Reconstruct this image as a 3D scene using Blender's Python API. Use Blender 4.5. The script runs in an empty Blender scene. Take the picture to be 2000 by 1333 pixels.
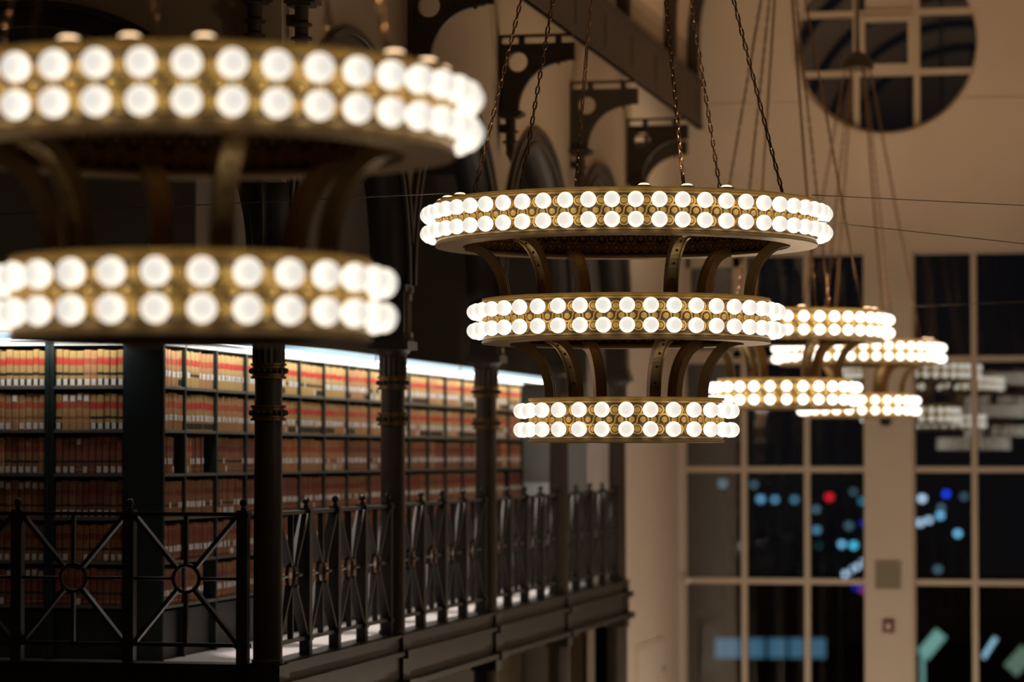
import bpy, math, random
from mathutils import Vector, Matrix
from mathutils.geometry import tessellate_polygon
random.seed(7)
PI = math.pi
SC = bpy.context.scene
COL = SC.collection

# ------------------------------------------------------------------ camera
YAW = math.atan(.2109)
PITCH = math.atan((890 - 666.5) / 5833.0)
cd = bpy.data.cameras.new('camera'); cam = bpy.data.objects.new('camera', cd); COL.objects.link(cam)
cam.location = (0, 0, 0); cam.rotation_euler = (PI/2 + PITCH, 0, YAW)
cd.sensor_width = 36; cd.lens = 105; cd.clip_start = .1; cd.clip_end = 3000
cd.dof.use_dof = True; cd.dof.focus_distance = 19.5; cd.dof.aperture_fstop = 1.4
SC.camera = cam
# ------------------------------------------------------------------ world, exposure
w = bpy.data.worlds.new('night'); SC.world = w; w.use_nodes = True
w.node_tree.nodes['Background'].inputs[0].default_value = (.004, .005, .008, 1)
w.node_tree.nodes['Background'].inputs[1].default_value = .5
vs = SC.view_settings
vs.view_transform = 'Standard'; vs.look = 'None'; vs.gamma = 1; vs.use_curve_mapping = False
vs.exposure = 0.0
cy_ = SC.cycles; cy_.max_bounces = 7; cy_.diffuse_bounces = 4; cy_.glossy_bounces = 4; cy_.caustics_reflective = False; cy_.caustics_refractive = False
BULB_E = 1.5          # bulb side radiance
SPOT_W = 72.0        # each up-light beam
SHELF_E = 8.5         # shelf strip light radiance
SN, CS = math.sin(YAW), math.cos(YAW)

# ------------------------------------------------------------------ materials
def mat(name, col, rough=.6, metal=0.0, noise=0.0, nscale=6.0, bump=0.0, emit=None, estr=0.0, spec=.5):
    m = bpy.data.materials.new(name); m.use_nodes = True
    nt = m.node_tree; b = nt.nodes['Principled BSDF']
    b.inputs['Base Color'].default_value = (*col, 1); b.inputs['Roughness'].default_value = rough
    b.inputs['Metallic'].default_value = metal; b.inputs['Specular IOR Level'].default_value = spec
    if noise or bump:
        tc = nt.nodes.new('ShaderNodeTexCoord'); nz = nt.nodes.new('ShaderNodeTexNoise')
        nz.inputs['Scale'].default_value = nscale; nz.inputs['Detail'].default_value = 5
        nt.links.new(tc.outputs['Object'], nz.inputs['Vector'])
        if noise:
            mx = nt.nodes.new('ShaderNodeMix'); mx.data_type = 'RGBA'
            mx.inputs[6].default_value = (*[c*(1-noise) for c in col], 1)
            mx.inputs[7].default_value = (*[min(1, c*(1+noise)) for c in col], 1)
            nt.links.new(nz.outputs['Fac'], mx.inputs[0]); nt.links.new(mx.outputs[2], b.inputs['Base Color'])
        if bump:
            bp = nt.nodes.new('ShaderNodeBump'); bp.inputs['Strength'].default_value = bump; bp.inputs['Distance'].default_value = .01
            nt.links.new(nz.outputs['Fac'], bp.inputs['Height']); nt.links.new(bp.outputs[0], b.inputs['Normal'])
    if emit:
        b.inputs['Emission Color'].default_value = (*emit, 1); b.inputs['Emission Strength'].default_value = estr
    return m

M = {}
M['brass'] = mat('aged_brass', (.82, .53, .16), .38, .55, .2, 9)
M['brass_dark'] = mat('patinated_brass', (.15, .105, .065), .5, .6, .35, 12)
M['brass_arm'] = mat('bronze_arm', (.50, .33, .145), .36, .65, .3, 8)
M['chain'] = mat('bronze_chain', (.26, .16, .085), .35, .9, .2, 30)
M['iron'] = mat('bronzed_iron', (.052, .040, .029), .45, .25, .3, 7)
M['rail'] = mat('painted_rail_iron', (.030, .024, .019), .42, .2, .25, 9)
M['gilt'] = mat('worn_gilding', (.20, .12, .045), .4, .8, .4, 20)
M['tan'] = mat('tan_stone', (.36, .28, .20), .7, 0, .2, 10)
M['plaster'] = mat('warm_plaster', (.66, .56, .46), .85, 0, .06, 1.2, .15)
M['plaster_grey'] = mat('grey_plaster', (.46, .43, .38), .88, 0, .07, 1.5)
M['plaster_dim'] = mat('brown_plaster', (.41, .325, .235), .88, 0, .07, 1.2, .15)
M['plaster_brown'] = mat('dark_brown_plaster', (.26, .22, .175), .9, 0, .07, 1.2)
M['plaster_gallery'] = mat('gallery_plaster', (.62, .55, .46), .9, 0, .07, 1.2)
M['frame'] = mat('cream_paint', (.60, .50, .39), .55, 0, .05, 4)
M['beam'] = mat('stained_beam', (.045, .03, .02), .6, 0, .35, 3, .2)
M['floor'] = mat('hall_floor', (.16, .12, .09), .5, 0, .2, 2)
M['carpet'] = mat('pale_carpet', (.78, .74, .73), .95, 0, .12, 60)
M['ceiling'] = mat('ceiling_paint', (.60, .48, .36), .9, 0, .05, 1)
M['case'] = mat('dark_green_steel', (.014, .024, .023), .42, .1, .2, 5)
M['shelf'] = mat('shelf_steel', (.14, .14, .13), .38, .2, .15, 8)
M['fixture'] = mat('white_enamel', (.75, .78, .78), .4)
M['shelflight'] = mat('strip_diffuser', (.8, .85, .85), .5, emit=(1.0, .96, .90), estr=SHELF_E)
M['shelflens'] = mat('tinted_front_lens', (.7, .8, .82), .5, emit=(.60, .86, 1.0), estr=1.0)
M['speaker'] = mat('beige_grille', (.27, .23, .16), .8, 0, .15, 150)
M['speaker_rim'] = mat('beige_rim', (.33, .28, .20), .6)
M['red'] = mat('red_plastic', (.17, .018, .016), .45)
M['white'] = mat('white_laminate', (.80, .78, .77), .5)
M['plate'] = mat('off_white_plate', (.70, .60, .52), .6)
M['black'] = mat('black_iron', (.010, .010, .011), .5)
M['night'] = mat('night_ground', (.006, .006, .006), .9)
M['night_wall'] = mat('night_building', (.012, .011, .010), .9)
M['wire'] = mat('steel_wire', (.22, .18, .14), .35, .8)
# books
M['book_tan'] = mat('tan_cloth', (.50, .31, .11), .75, 0, .2, 30)
M['book_tan2'] = mat('yellow_tan_cloth', (.55, .36, .135), .75, 0, .2, 30)
M['book_orange'] = mat('orange_tan_cloth', (.52, .27, .115), .75, 0, .2, 30)
M['book_brown'] = mat('brown_cloth', (.33, .15, .065), .75, 0, .25, 30)
M['book_maroon'] = mat('maroon_cloth', (.26, .09, .05), .75, 0, .25, 30)
M['book_red'] = mat('red_title_band', (.58, .045, .028), .6, 0, .15, 40)
M['book_rust'] = mat('rust_title_band', (.25, .055, .035), .65, 0, .2, 40)
M['book_black'] = mat('black_title_band', (.035, .03, .022), .6)
M['book_label'] = mat('white_call_label', (.82, .80, .78), .7)
M['book_paper'] = mat('page_block', (.55, .48, .37), .9)

def glow_mat(name, col, s):
    m = bpy.data.materials.new(name); m.use_nodes = True; nt = m.node_tree
    nt.nodes.remove(nt.nodes['Principled BSDF']); e = nt.nodes.new('ShaderNodeEmission')
    e.inputs[0].default_value = (*col, 1); e.inputs[1].default_value = s
    nt.links.new(e.outputs[0], nt.nodes['Material Output'].inputs[0]); return m

# frosted globe: the crown of the globe is dimmer than its flanks (object space, tip along +X)
BR = .0512
def bulb_material(E, tip, nm):
    m = bpy.data.materials.new(nm); m.use_nodes = True; nt = m.node_tree; L = nt.links
    nt.nodes.remove(nt.nodes['Principled BSDF'])
    tc = nt.nodes.new('ShaderNodeTexCoord'); sx = nt.nodes.new('ShaderNodeSeparateXYZ')
    L.new(tc.outputs['Object'], sx.inputs[0])
    mr = nt.nodes.new('ShaderNodeMapRange'); mr.interpolation_type = 'SMOOTHSTEP'
    mr.inputs[1].default_value = BR*.10; mr.inputs[2].default_value = BR*1.0
    mr.inputs[3].default_value = 0; mr.inputs[4].default_value = 1
    L.new(sx.outputs[0], mr.inputs[0])
    mx = nt.nodes.new('ShaderNodeMix'); mx.data_type = 'RGBA'
    mx.inputs[6].default_value = (E*1.0, E*.88, E*.70, 1)
    mx.inputs[7].default_value = (tip*1.0, tip*.93, tip*.84, 1)
    L.new(mr.outputs[0], mx.inputs[0])
    e = nt.nodes.new('ShaderNodeEmission'); e.inputs[1].default_value = 1
    L.new(mx.outputs[2], e.inputs[0]); L.new(e.outputs[0], nt.nodes['Material Output'].inputs[0])
    return m
M['bulb'] = bulb_material(BULB_E, .85, 'frosted_globe')
M['bulb_bright'] = bulb_material(BULB_E*2.0, 2.5, 'frosted_globe_full_power')
M['uplight'] = glow_mat('uplight_lens', (1.0, .66, .38), 2.6)

def glass_material():
    m = bpy.data.materials.new('window_glass'); m.use_nodes = True; nt = m.node_tree; L = nt.links
    nt.nodes.remove(nt.nodes['Principled BSDF'])
    t = nt.nodes.new('ShaderNodeBsdfTransparent'); g = nt.nodes.new('ShaderNodeBsdfGlossy')
    t.inputs[0].default_value = (.93, .96, .95, 1)
    g.inputs['Roughness'].default_value = 0.0; g.inputs[0].default_value = (1, 1, 1, 1)
    mx = nt.nodes.new('ShaderNodeMixShader'); mx.inputs[0].default_value = .10
    L.new(t.outputs[0], mx.inputs[1]); L.new(g.outputs[0], mx.inputs[2]); L.new(mx.outputs[0], nt.nodes['Material Output'].inputs[0])
    return m
M['glass'] = glass_material()

# ------------------------------------------------------------------ mesh builder
class MB:
    def __init__(s): s.v = []; s.f = []; s.m = []; s.sm = []
    def add(s, vs, fs, mi=0, smooth=False):
        o = len(s.v); s.v += [tuple(p) for p in vs]
        for f in fs: s.f.append([i + o for i in f]); s.m.append(mi); s.sm.append(smooth)
        return s
    def box(s, x0, x1, y0, y1, z0, z1, mi=0):
        vs = [(x, y, z) for z in (z0, z1) for y in (y0, y1) for x in (x0, x1)]
        return s.add(vs, [(0,2,3,1), (4,5,7,6), (0,1,5,4), (2,6,7,3), (0,4,6,2), (1,3,7,5)], mi)
    def bar(s, a, b, wx, wy, up=(0, 0, 1), mi=0):          # square bar from a to b
        a = Vector(a); b = Vector(b); d = (b - a).normalized(); u = Vector(up)
        if abs(d.dot(u)) > .98: u = Vector((1, 0, 0))
        p = d.cross(u).normalized(); q = p.cross(d).normalized(); vs = []
        for c in (a, b):
            for i, j in ((-1,-1), (1,-1), (1,1), (-1,1)): vs.append(c + p*(i*wx/2) + q*(j*wy/2))
        return s.add(vs, [(0,1,2,3), (7,6,5,4), (0,4,5,1), (1,5,6,2), (2,6,7,3), (3,7,4,0)], mi)
    def tube(s, pts, r, n=8, closed=False, mi=0, caps=True):
        pts = [Vector(p) for p in pts]; N = len(pts); vs = []; u = None
        for i, p in enumerate(pts):
            if closed: d = pts[(i+1) % N] - pts[i-1]
            else: d = pts[min(i+1, N-1)] - pts[max(i-1, 0)]
            d.normalize()
            if u is None: u = d.orthogonal().normalized()
            u = (u - d*u.dot(d)).normalized(); q = d.cross(u)
            rr = r[i] if isinstance(r, (list, tuple)) else r
            for k in range(n):
                a = 2*PI*k/n; vs.append(p + u*(math.cos(a)*rr) + q*(math.sin(a)*rr))
        fs = []
        for i in range(N if closed else N-1):
            j = (i+1) % N
            for k in range(n): fs.append((i*n+k, i*n+(k+1) % n, j*n+(k+1) % n, j*n+k))
        s.add(vs, fs, mi, True)
        if caps and not closed:
            o = len(s.v) - len(vs)
            s.f.append([o+k for k in range(n)][::-1]); s.m.append(mi); s.sm.append(False)
            s.f.append([o+(N-1)*n+k for k in range(n)]); s.m.append(mi); s.sm.append(False)
        return s
    def lathe(s, prof, n=24, c=(0, 0, 0), closed=False, mi=0, smooth=False):   # prof: (r, z)
        vs = []; P = len(prof)
        for k in range(n):
            a = 2*PI*k/n
            for r, z in prof: vs.append((c[0]+r*math.sin(a), c[1]-r*math.cos(a), c[2]+z))
        fs = []
        for k in range(n):
            j = (k+1) % n
            for i in range(P if closed else P-1):
                i2 = (i+1) % P; fs.append((k*P+i, j*P+i, j*P+i2, k*P+i2))
        return s.add(vs, fs, mi, smooth)
    def ball(s, c, r, n=12, h=8, mi=0):
        return s.lathe([(r*math.sin(PI*i/h)+1e-5, -r*math.cos(PI*i/h)) for i in range(h+1)], n, c, False, mi, True)
    def plate(s, loops, fn, t0, t1, mi=0, smooth_side=False):   # polygon with holes, extruded; fn(u,v,t)->xyz
        flat = [p for l in loops for p in l]
        tris = tessellate_polygon([[Vector((p[0], p[1], 0)) for p in l] for l in loops])
        n = len(flat); vs = [fn(u, v, t0) for u, v in flat] + [fn(u, v, t1) for u, v in flat]
        s.add(vs, [tuple(t) for t in tris] + [tuple(i+n for i in t)[::-1] for t in tris], mi)
        o = len(s.v) - len(vs); b = 0
        for l in loops:
            k = len(l)
            for i in range(k):
                j = (i+1) % k; s.f.append([o+b+i, o+b+j, o+n+b+j, o+n+b+i]); s.m.append(mi); s.sm.append(smooth_side)
            b += k
        return s
    def data(s, name, mats):
        me = bpy.data.meshes.new(name); me.from_pydata(s.v, [], s.f)
        for m in mats: me.materials.append(M[m] if isinstance(m, str) else m)
        me.polygons.foreach_set('material_index', s.m); me.polygons.foreach_set('use_smooth', s.sm)
        import bmesh
        bm = bmesh.new(); bm.from_mesh(me); bmesh.ops.recalc_face_normals(bm, faces=bm.faces); bm.to_mesh(me); bm.free()
        me.update(); return me
    def build(s, name, mats, parent=None, loc=(0, 0, 0), rz=0):
        if not isinstance(mats, (list, tuple)): mats = [mats]
        return link(name, s.data(name, mats), parent, loc, rz)

def link(name, data, parent=None, loc=(0, 0, 0), rz=0):
    o = bpy.data.objects.new(name, data); COL.objects.link(o); o.parent = parent
    o.location = loc; o.rotation_euler = (0, 0, rz); return o
def tag(o, label=None, cat=None, group=None, kind=None):
    if label: o['label'] = label
    if cat: o['category'] = cat
    if group: o['group'] = group
    if kind: o['kind'] = kind
    return o
def empty(name, loc, label=None, cat=None, group=None, kind=None):
    o = bpy.data.objects.new(name, None); COL.objects.link(o); o.location = loc; o.empty_display_size = .1
    return tag(o, label, cat, group, kind)
def struct(o, label=None): return tag(o, label, None, None, 'structure')
def arc(cu, cv, r, a0, a1, n): return [(cu+r*math.cos(math.radians(a0+(a1-a0)*i/n)), cv+r*math.sin(math.radians(a0+(a1-a0)*i/n))) for i in range(n+1)]
def circ(cu, cv, r, n=24): return [(cu+r*math.cos(2*PI*i/n), cv+r*math.sin(2*PI*i/n)) for i in range(n)]
def XZ(u, v, t): return (u, t, v)
def YZ(u, v, t): return (t, u, v)
ORD = ['first','second','third','fourth','fifth','sixth','seventh','eighth','ninth','tenth','eleventh','twelfth','thirteenth','fourteenth','fifteenth','sixteenth','seventeenth','eighteenth','nineteenth','twentieth']

# ------------------------------------------------------------------ layout (camera at origin, Y down the nave)
CX = -3.42                      # nave axis
XR = -6.15                      # arcade line
YC = [20.67 + 3.645*i for i in range(5)]   # arcade columns
YW = 41.1                       # end wall face
ZG, ZH = -1.6, -5.6             # gallery floor, hall floor
WF = -6.02                      # arcade wall face towards the nave
XS = -6.30                      # solid side wall near the windows
SPR, AR = 1.43, 1.90            # arch springing, arch radius
ZB0, ZB1 = 4.54, 5.18           # long wall beam

# ------------------------------------------------------------------ setting
struct(MB().box(-13, 6, -8, 42, ZH-.2, ZH).build('floor', 'floor'))
# end wall with two tall windows and a round one
WZ0, WZ1 = -4.86, 2.80
RWX, RWZ, RWR = -3.415, 5.70, 1.285
win_x = [(-6.24, -3.72), (-3.07, -.74)]
mb = MB()
outer = [(-6.6, ZH), (-.4, ZH), (-.4, 9.2), (-6.6, 9.2)]
holes = [[(a, WZ0), (b, WZ0), (b, WZ1), (a, WZ1)] for a, b in win_x] + [circ(RWX, RWZ, RWR, 72)]
mb.plate([outer] + holes, XZ, YW, YW+.42)
struct(mb.build('wall_end', 'plaster'))
# faint string line on the end wall
for q0, q1 in ((-6.3, RWX-.985), (RWX+.985, -.74)): struct(MB().box(q0, q1, YW-.012, YW, 4.845, 4.885).build('trim_2', 'plaster'))

YGL = YW + .2
def pane_box(mb, x0, x1, z0, z1): mb.box(x0, x1, YGL-.003, YGL+.003, z0, z1)
def tall_window(name, xs, zs, sash_cell=None):
    root = empty(name, ((xs[0]+xs[-1])/2, YGL, WZ0), kind='structure'); ox, oy, oz = root.location
    B = lambda x0, x1, y0, y1, z0, z1: MB().box(x0-ox, x1-ox, y0-oy, y1-oy, z0-oz, z1-oz)
    hw = .041
    fr = MB(); x0, x1 = xs[0], xs[-1]; z0, z1 = zs[0], zs[-1]
    for a in ((x0-.055-ox, x0+.0-ox, -.10, .07, z0-.06-oz, z1+.06-oz), (x1-ox, x1+.055-ox, -.10, .07, z0-.06-oz, z1+.06-oz),
              (x0-ox, x1-ox, -.10, .07, z1-oz, z1+.06-oz), (x0-ox, x1-ox, -.10, .07, z0-.06-oz, z0-oz)): fr.box(*a)
    fr.build('window_frame', 'frame', root)
    for x in xs[1:-1]: B(x-hw, x+hw, YGL-.06, YGL+.05, z0, z1).build('mullion', 'frame', root)
    for i in range(len(xs)-1):
        a = xs[i] + (hw if i else 0); b = xs[i+1] - (hw if i < len(xs)-2 else 0)
        for k in range(len(zs)-1):
            c = zs[k] + (hw if k else 0); d = zs[k+1] - (hw if k < len(zs)-2 else 0)
            if k < len(zs)-2: B(a, b, YGL-.05, YGL+.045, zs[k+1]-hw, zs[k+1]+hw).build('muntin', 'frame', root)
            if sash_cell == (i, k):
                s = MB(); t = .125; bx = .11
                for q in ((a, a+bx*.55, c, d), (b-bx, b, c, d), (a, b, d-t-.02, d), (a, b, c, c+t*.8)):
                    s.box(q[0]-ox, q[1]-ox, -.075, .04, q[2]-oz, q[3]-oz)
                s.build('sash', 'frame', root); a, b, c, d = a+bx*.55, b-bx, c+t*.8, d-t-.02
            B(a, b, YGL-.003, YGL+.003, c, d).build('pane', 'glass', root)
    return root
zs = [WZ0+.06, -3.29, -1.74, -.195, 1.32, WZ1-.04]
tall_window('window_1', [-6.215, -5.41, -4.535, -3.75], zs, (0, 4))
tall_window('window_2', [-3.045, -2.245, -1.45, -.77], zs)
# round window
root = empty('window_3', (RWX, YGL, RWZ), kind='structure')
fr = MB(); fr.plate([circ(0, 0, RWR, 64), circ(0, 0, RWR-.05, 64)], XZ, -.09, .06, 0, True); fr.build('window_frame', 'frame', root)
g = .415; hw = .042; rin = RWR-.05
def chord(x): return math.sqrt(max(0, rin*rin - x*x))
for x in (-g, g): MB().box(x-hw, x+hw, -.06, .05, -chord(x), chord(x)).build('mullion', 'frame', root)
for z in (-g, g):
    for a, b in ((-chord(z), -g-hw), (-g+hw, g-hw), (g+hw, chord(z))): MB().box(a, b, -.05, .045, z-hw, z+hw).build('muntin', 'frame', root)
def clip_cell(x0, x1, z0, z1):      # cell of the grid cut by the round frame
    pts = []; n = 160
    for i in range(n):
        t = i/n*4; k = int(t); q = t-k
        p = [(x0+(x1-x0)*q, z0), (x1, z0+(z1-z0)*q), (x1+(x0-x1)*q, z1), (x0, z1+(z0-z1)*q)][k]
        pts.append(p)
    cx = min(max((x0+x1)/2, -.9), .9); cz = min(max((z0+z1)/2, -.9), .9); cx *= .75; cz *= .75
    out = []
    for p in pts:
        x, z = p; r = math.hypot(x, z)
        if r > rin:
            lo, hi = 0, 1
            for _ in range(18):
                m_ = (lo+hi)/2
                if math.hypot(cx+(x-cx)*m_, cz+(z-cz)*m_) > rin: hi = m_
                else: lo = m_
            x, z = cx+(x-cx)*lo, cz+(z-cz)*lo
        if not out or math.hypot(x-out[-1][0], z-out[-1][1]) > .004: out.append((x, z))
    return out
E_ = [-1.4, -g-hw, -g+hw, g-hw, g+hw, 1.4]
for i, (x0, x1) in enumerate(((E_[0], E_[1]), (E_[2], E_[3]), (E_[4], E_[5]))):
    for k, (z0, z1) in enumerate(((E_[0], E_[1]), (E_[2], E_[3]), (E_[4], E_[5]))):
        if (i, k) == (1, 2):
            MB().plate([clip_cell(x0, x1, z0, z1)], XZ, -.012, .012).build('painted_panel', 'frame', root); continue
        if (i, k) == (1, 1):
            s = MB(); t = .075
            for q in ((x0, x0+t, z0, z1), (x1-t, x1, z0, z1), (x0+t, x1-t, z1-t, z1), (x0+t, x1-t, z0, z0+t)): s.box(q[0], q[1], -.085, .04, q[2], q[3])
            s.build('sash', 'frame', root); x0 += t; z0 += t
            MB().box(x0, x1-t, -.003, .003, z0, z1-t).build('pane', 'glass', root); continue
        MB().plate([clip_cell(x0, x1, z0, z1)], XZ, -.003, .003).build('pane', 'glass', root)

# arcade wall (spandrels over the arches, up to the beam)
yf = YC[0]-.13
ya = YC[0]; yb = YC[4]+.20
HP = 1.8225                                  # half the arch pitch; neighbouring arches meet above the springing
ZJ = SPR + math.sqrt(AR*AR - HP*HP)
AJ = math.degrees(math.acos(HP/AR))
def arcade_loop(centres, c0, c1, top):
    pts = [(c0, ZJ)]
    for c in centres: pts += arc(c, SPR, AR, 180-AJ, AJ, 28)
    pts += [(c1, ZJ), (c1, top), (c0, top)]
    out = []
    for p in pts:
        if not out or abs(p[0]-out[-1][0]) + abs(p[1]-out[-1][1]) > .003: out.append(p)
    return out
def ring_loop(c, ro, ri, um=HP-.004):
    def side(r): 
        a = math.degrees(math.acos(min(1, um/r))) if r > um else 0
        return a
    ao, ai = side(ro), side(ri)
    o = ([(c-um, SPR)] if ao else []) + arc(c, SPR, ro, 180-ao, ao, 36) + ([(c+um, SPR)] if ao else [])
    i = ([(c+um, SPR)] if ai else []) + arc(c, SPR, ri, ai, 180-ai, 36) + ([(c-um, SPR)] if ai else [])
    if ao and ai:
        o = arc(c, SPR, ro, 180-ao, ao, 36); i = arc(c, SPR, ri, ai, 180-ai, 36)
    return o + i
yc_mid = [(YC[i]+YC[i+1])/2 for i in range(4)]
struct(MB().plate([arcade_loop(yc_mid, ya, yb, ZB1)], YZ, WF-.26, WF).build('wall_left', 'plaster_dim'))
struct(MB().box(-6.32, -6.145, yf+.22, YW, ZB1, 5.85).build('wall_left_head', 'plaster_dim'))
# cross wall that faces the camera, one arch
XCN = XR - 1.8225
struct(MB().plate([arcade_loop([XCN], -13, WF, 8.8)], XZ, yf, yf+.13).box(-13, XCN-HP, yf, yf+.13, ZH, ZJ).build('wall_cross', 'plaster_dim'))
# solid side wall between arcade and end wall, gallery walls
struct(MB().box(XS-.25, XS, YC[4]+.2, YW, ZH, 5.8).build('wall_side', 'plaster'))
struct(MB().box(-9.75, -9.6, 29.55, 37.6, ZH, 3.7).build('wall_gallery', 'plaster_gallery'))
struct(MB().box(-9.75, -9.58, YC[0], 29.55, ZH, 3.7).build('wall_gallery_dark', 'beam'))  # nearer part of the gallery back wall, in a dark brown
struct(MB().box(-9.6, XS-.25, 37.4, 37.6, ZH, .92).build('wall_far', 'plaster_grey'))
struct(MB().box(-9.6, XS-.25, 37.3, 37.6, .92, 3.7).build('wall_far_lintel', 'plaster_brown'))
struct(MB().box(-9.6, -6.30, YC[0], 37.4, 3.6, 3.75).build('ceiling', 'beam'))
# wide part of the hall around the camera, right nave wall, vault
struct(MB().box(-13.2, -13, -8, YC[0], ZH, 8.8).build('wall_west', 'plaster'))
struct(MB().box(6, 6.2, -8, YC[0], ZH, 8.8).build('wall_east', 'plaster'))
struct(MB().box(-13, 6, -8.2, -8, ZH, 8.8).build('wall_back', 'plaster'))
struct(MB().box(-.68, 6.2, yf, yf+.22, ZH, 8.8).build('wall_front', 'plaster'))
struct(MB().box(-.74, -.5, yf+.22, YW, ZH, 5.8).build('wall_right', 'plaster'))
struct(MB().box(-13.2, 6.2, -8.2, YC[0], 8.8, 9).build('ceiling_hall', 'ceiling'))
VR = 2.72
mb = MB(); vo = arc(CX, 5.75, VR, 180, 0, 40); vv = []
for y in (yf+.05, YW):
    vv += [(x, y, z) for x, z in vo]
mb.add(vv, [(i, i+1, i+42, i+41) for i in range(40)], 0, True)
mb.plate([vo + [(p[0]+(0), p[1]+.0) for p in []] + [(CX+VR+.1, 9.2), (CX-VR-.1, 9.2)]], XZ, yf+.1, yf+.25)
struct(mb.build('ceiling_vault', 'ceiling'))
struct(MB().box(.6, 6, -8, 1.2, ZG-.2, ZG).build('floor_balcony', 'carpet'))
struct(MB().box(-.6, .6, -8, 1.2, ZG-.2, ZG).build('floor_balcony', 'carpet'))
# gallery floor slab
struct(MB().box(-9.6, XR-.06, YC[0]-.05, YC[4]+.2, ZG-.18, ZG).box(-9.6, XS-.25, YC[4]+.2, 37.4, ZG-.18, ZG).build('floor_gallery', 'carpet'))
# lower end of the gallery: pale door casings below the slab
for x0, x1 in ((-8.07, -7.72), (-7.28, -6.93)):
    struct(MB().box(x0, x1, 37.2, 37.4, ZH, ZG-.3).build('trim_3', 'tan'))
struct(MB().box(XS-.16, XS+.02, YC[4]+.2, YC[4]+.36, ZH, ZG-.45).build('trim_4', 'tan'))
# long beam at the wall head, with bolts, and vault ribs above it
bm_ = empty('trim_1', (-6.1, YC[0], ZB0), kind='structure')
MB().box(.08, .14, .0, YW-YC[0], 0, ZB1-ZB0).build('beam', 'beam', bm_)
MB().box(-.04, .165, .0, YW-YC[0], ZB1-ZB0, ZB1-ZB0+.03).build('beam_cap', 'beam', bm_)
MB().box(.08, .155, .0, YW-YC[0], 0, .05).build('beam_foot', 'beam', bm_)
for i in range(11): MB().box(.14, .152, 1.8+1.8225*i, 1.86+1.8225*i, .12, .5).build('beam_strap', 'iron', bm_)
for k, y in enumerate([20.95] + YC[1:] + [38.9, 40.95]):
    pts = arc(CX, 5.75, VR-.005, 180, 0, 36); pin = arc(CX, 5.75, VR-.16, 0, 180, 36)
    lo = [(CX-VR+.005+.12, ZB1), (CX-VR+.005, ZB1)]
    loop = [(CX-VR+.0, ZB1)] + pts + [(CX+VR, ZB1), (CX+VR-.16, ZB1)] + pin + [(CX-VR+.16, ZB1)]
    o = MB().plate([loop], lambda u, v, t: (u, t, v if v > ZB1+.01 else ZB1+.03), y-.07, y+.07).build('vault_rib', 'iron')
    nm = ['above the corner column', 'above the second column', 'above the third column', 'above the fourth column', 'above the last gallery column', 'beyond the last gallery column', 'hard against the window wall'][k]
    tag(o, 'dark iron vault rib standing on the long beam ' + nm, 'roof rib', 'vault ribs')

# ------------------------------------------------------------------ arch ribs
def arch_rib(kind, c, label):
    if kind == 'side': fn, t0, t1 = YZ, WF-.30, WF+.02
    else: fn, t0, t1 = XZ, yf-.02, yf+.13
    root = empty('arch_rib', fn(c, SPR, (t0+t1)/2), label, 'arch', 'iron arch ribs')
    ox = root.location
    f2 = lambda u, v, t: tuple(Vector(fn(u, v, t)) - ox)
    ro, ri = AR-.002, AR-.18
    MB().plate([ring_loop(c, ro, ri)], f2, t0, t1, 0, True).build('arch_ring', 'iron', root)
    e0, e1 = (t1, t1+.03) if kind == 'side' else (t0-.03, t0)
    MB().plate([ring_loop(c, ro-.002, ro-.05)], f2, e0, e1, 0, True).build('outer_moulding', 'iron', root)
    MB().plate([ring_loop(c, ri+.035, ri-.012)], f2, e0, e1, 0, True).build('inner_moulding', 'iron', root)
for i, c in enumerate(yc_mid):
    arch_rib('side', c, 'dark iron arch between the %s and %s gallery columns' % (['corner', 'second', 'third', 'fourth'][i], ['second', 'third', 'fourth', 'last'][i]))
arch_rib('front', XCN, 'wide dark iron arch facing the camera at upper left')

# ------------------------------------------------------------------ columns
def flute(mb, r, z0, z1, n=16):
    vs = []; fs = []; N = n*4
    for z in (z0, z1):
        for k in range(N):
            a = 2*PI*k/N; rr = r - (.011 if k % 4 == 2 else (.006 if k % 2 else 0)); vs.append((rr*math.sin(a), -rr*math.cos(a), z))
    for k in range(N): fs.append((k, (k+1) % N, N+(k+1) % N, N+k))
    mb.add(vs, fs, 0, False)
def collar_mesh():
    mb = MB(); R0 = .118
    mb.lathe([(R0-.02, -.055), (R0+.012, -.055), (R0+.012, -.04), (R0, -.036), (R0, .036), (R0+.012, .04), (R0+.012, .055), (R0-.02, .055)], 32, mi=1, smooth=False)
    for k in range(18):
        a = 2*PI*k/18; mb.ball((R0*math.sin(a)+.006*math.sin(a), -(R0+.006)*math.cos(a), 0), .0215, 8, 6, 0)
    return mb.data('collar', ['iron', 'gilt'])
COLLAR = collar_mesh()
base_m = MB().box(-.12, .125, -.125, .125, -2.05, -1.5).box(-.12, .175, -.15, .15, -1.69, -1.62).box(-.12, .19, -.15, .15, -1.94, -1.865).lathe([(.108, -1.5), (.116, -1.5), (.116, -1.47), (.106, -1.46)], 28)
base_m = base_m.data('pedestal', ['iron'])
sh = MB().lathe([(.106, -1.5), (.104, -.6), (.100, .28)], 32, smooth=True).data('shaft', ['iron'])
up = MB(); up.lathe([(.099, .33), (.099, .58)], 32, smooth=True); flute(up, .118, .64, .84); up.lathe([(.118, .64), (.0, .641)], 32); up = up.data('upper_shaft', ['iron'])
cp = MB().lathe([(.118, .82), (.122, .84), (.15, .875), (.165, .885)], 28, smooth=True).box(-.17, .17, -.17, .17, .885, .955).data('capital', ['iron'])
pr = MB().box(-.125, .125, -.125, .125, .955, SPR)  .box(-.15, .145, -.15, .15, SPR-.06, SPR).data('impost_pier', ['iron'])
cn = MB()
cn.box(.125, .155, -.045, .045, 1.30, 1.35).box(.125, .165, -.05, .05, .99, 1.03)
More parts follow.
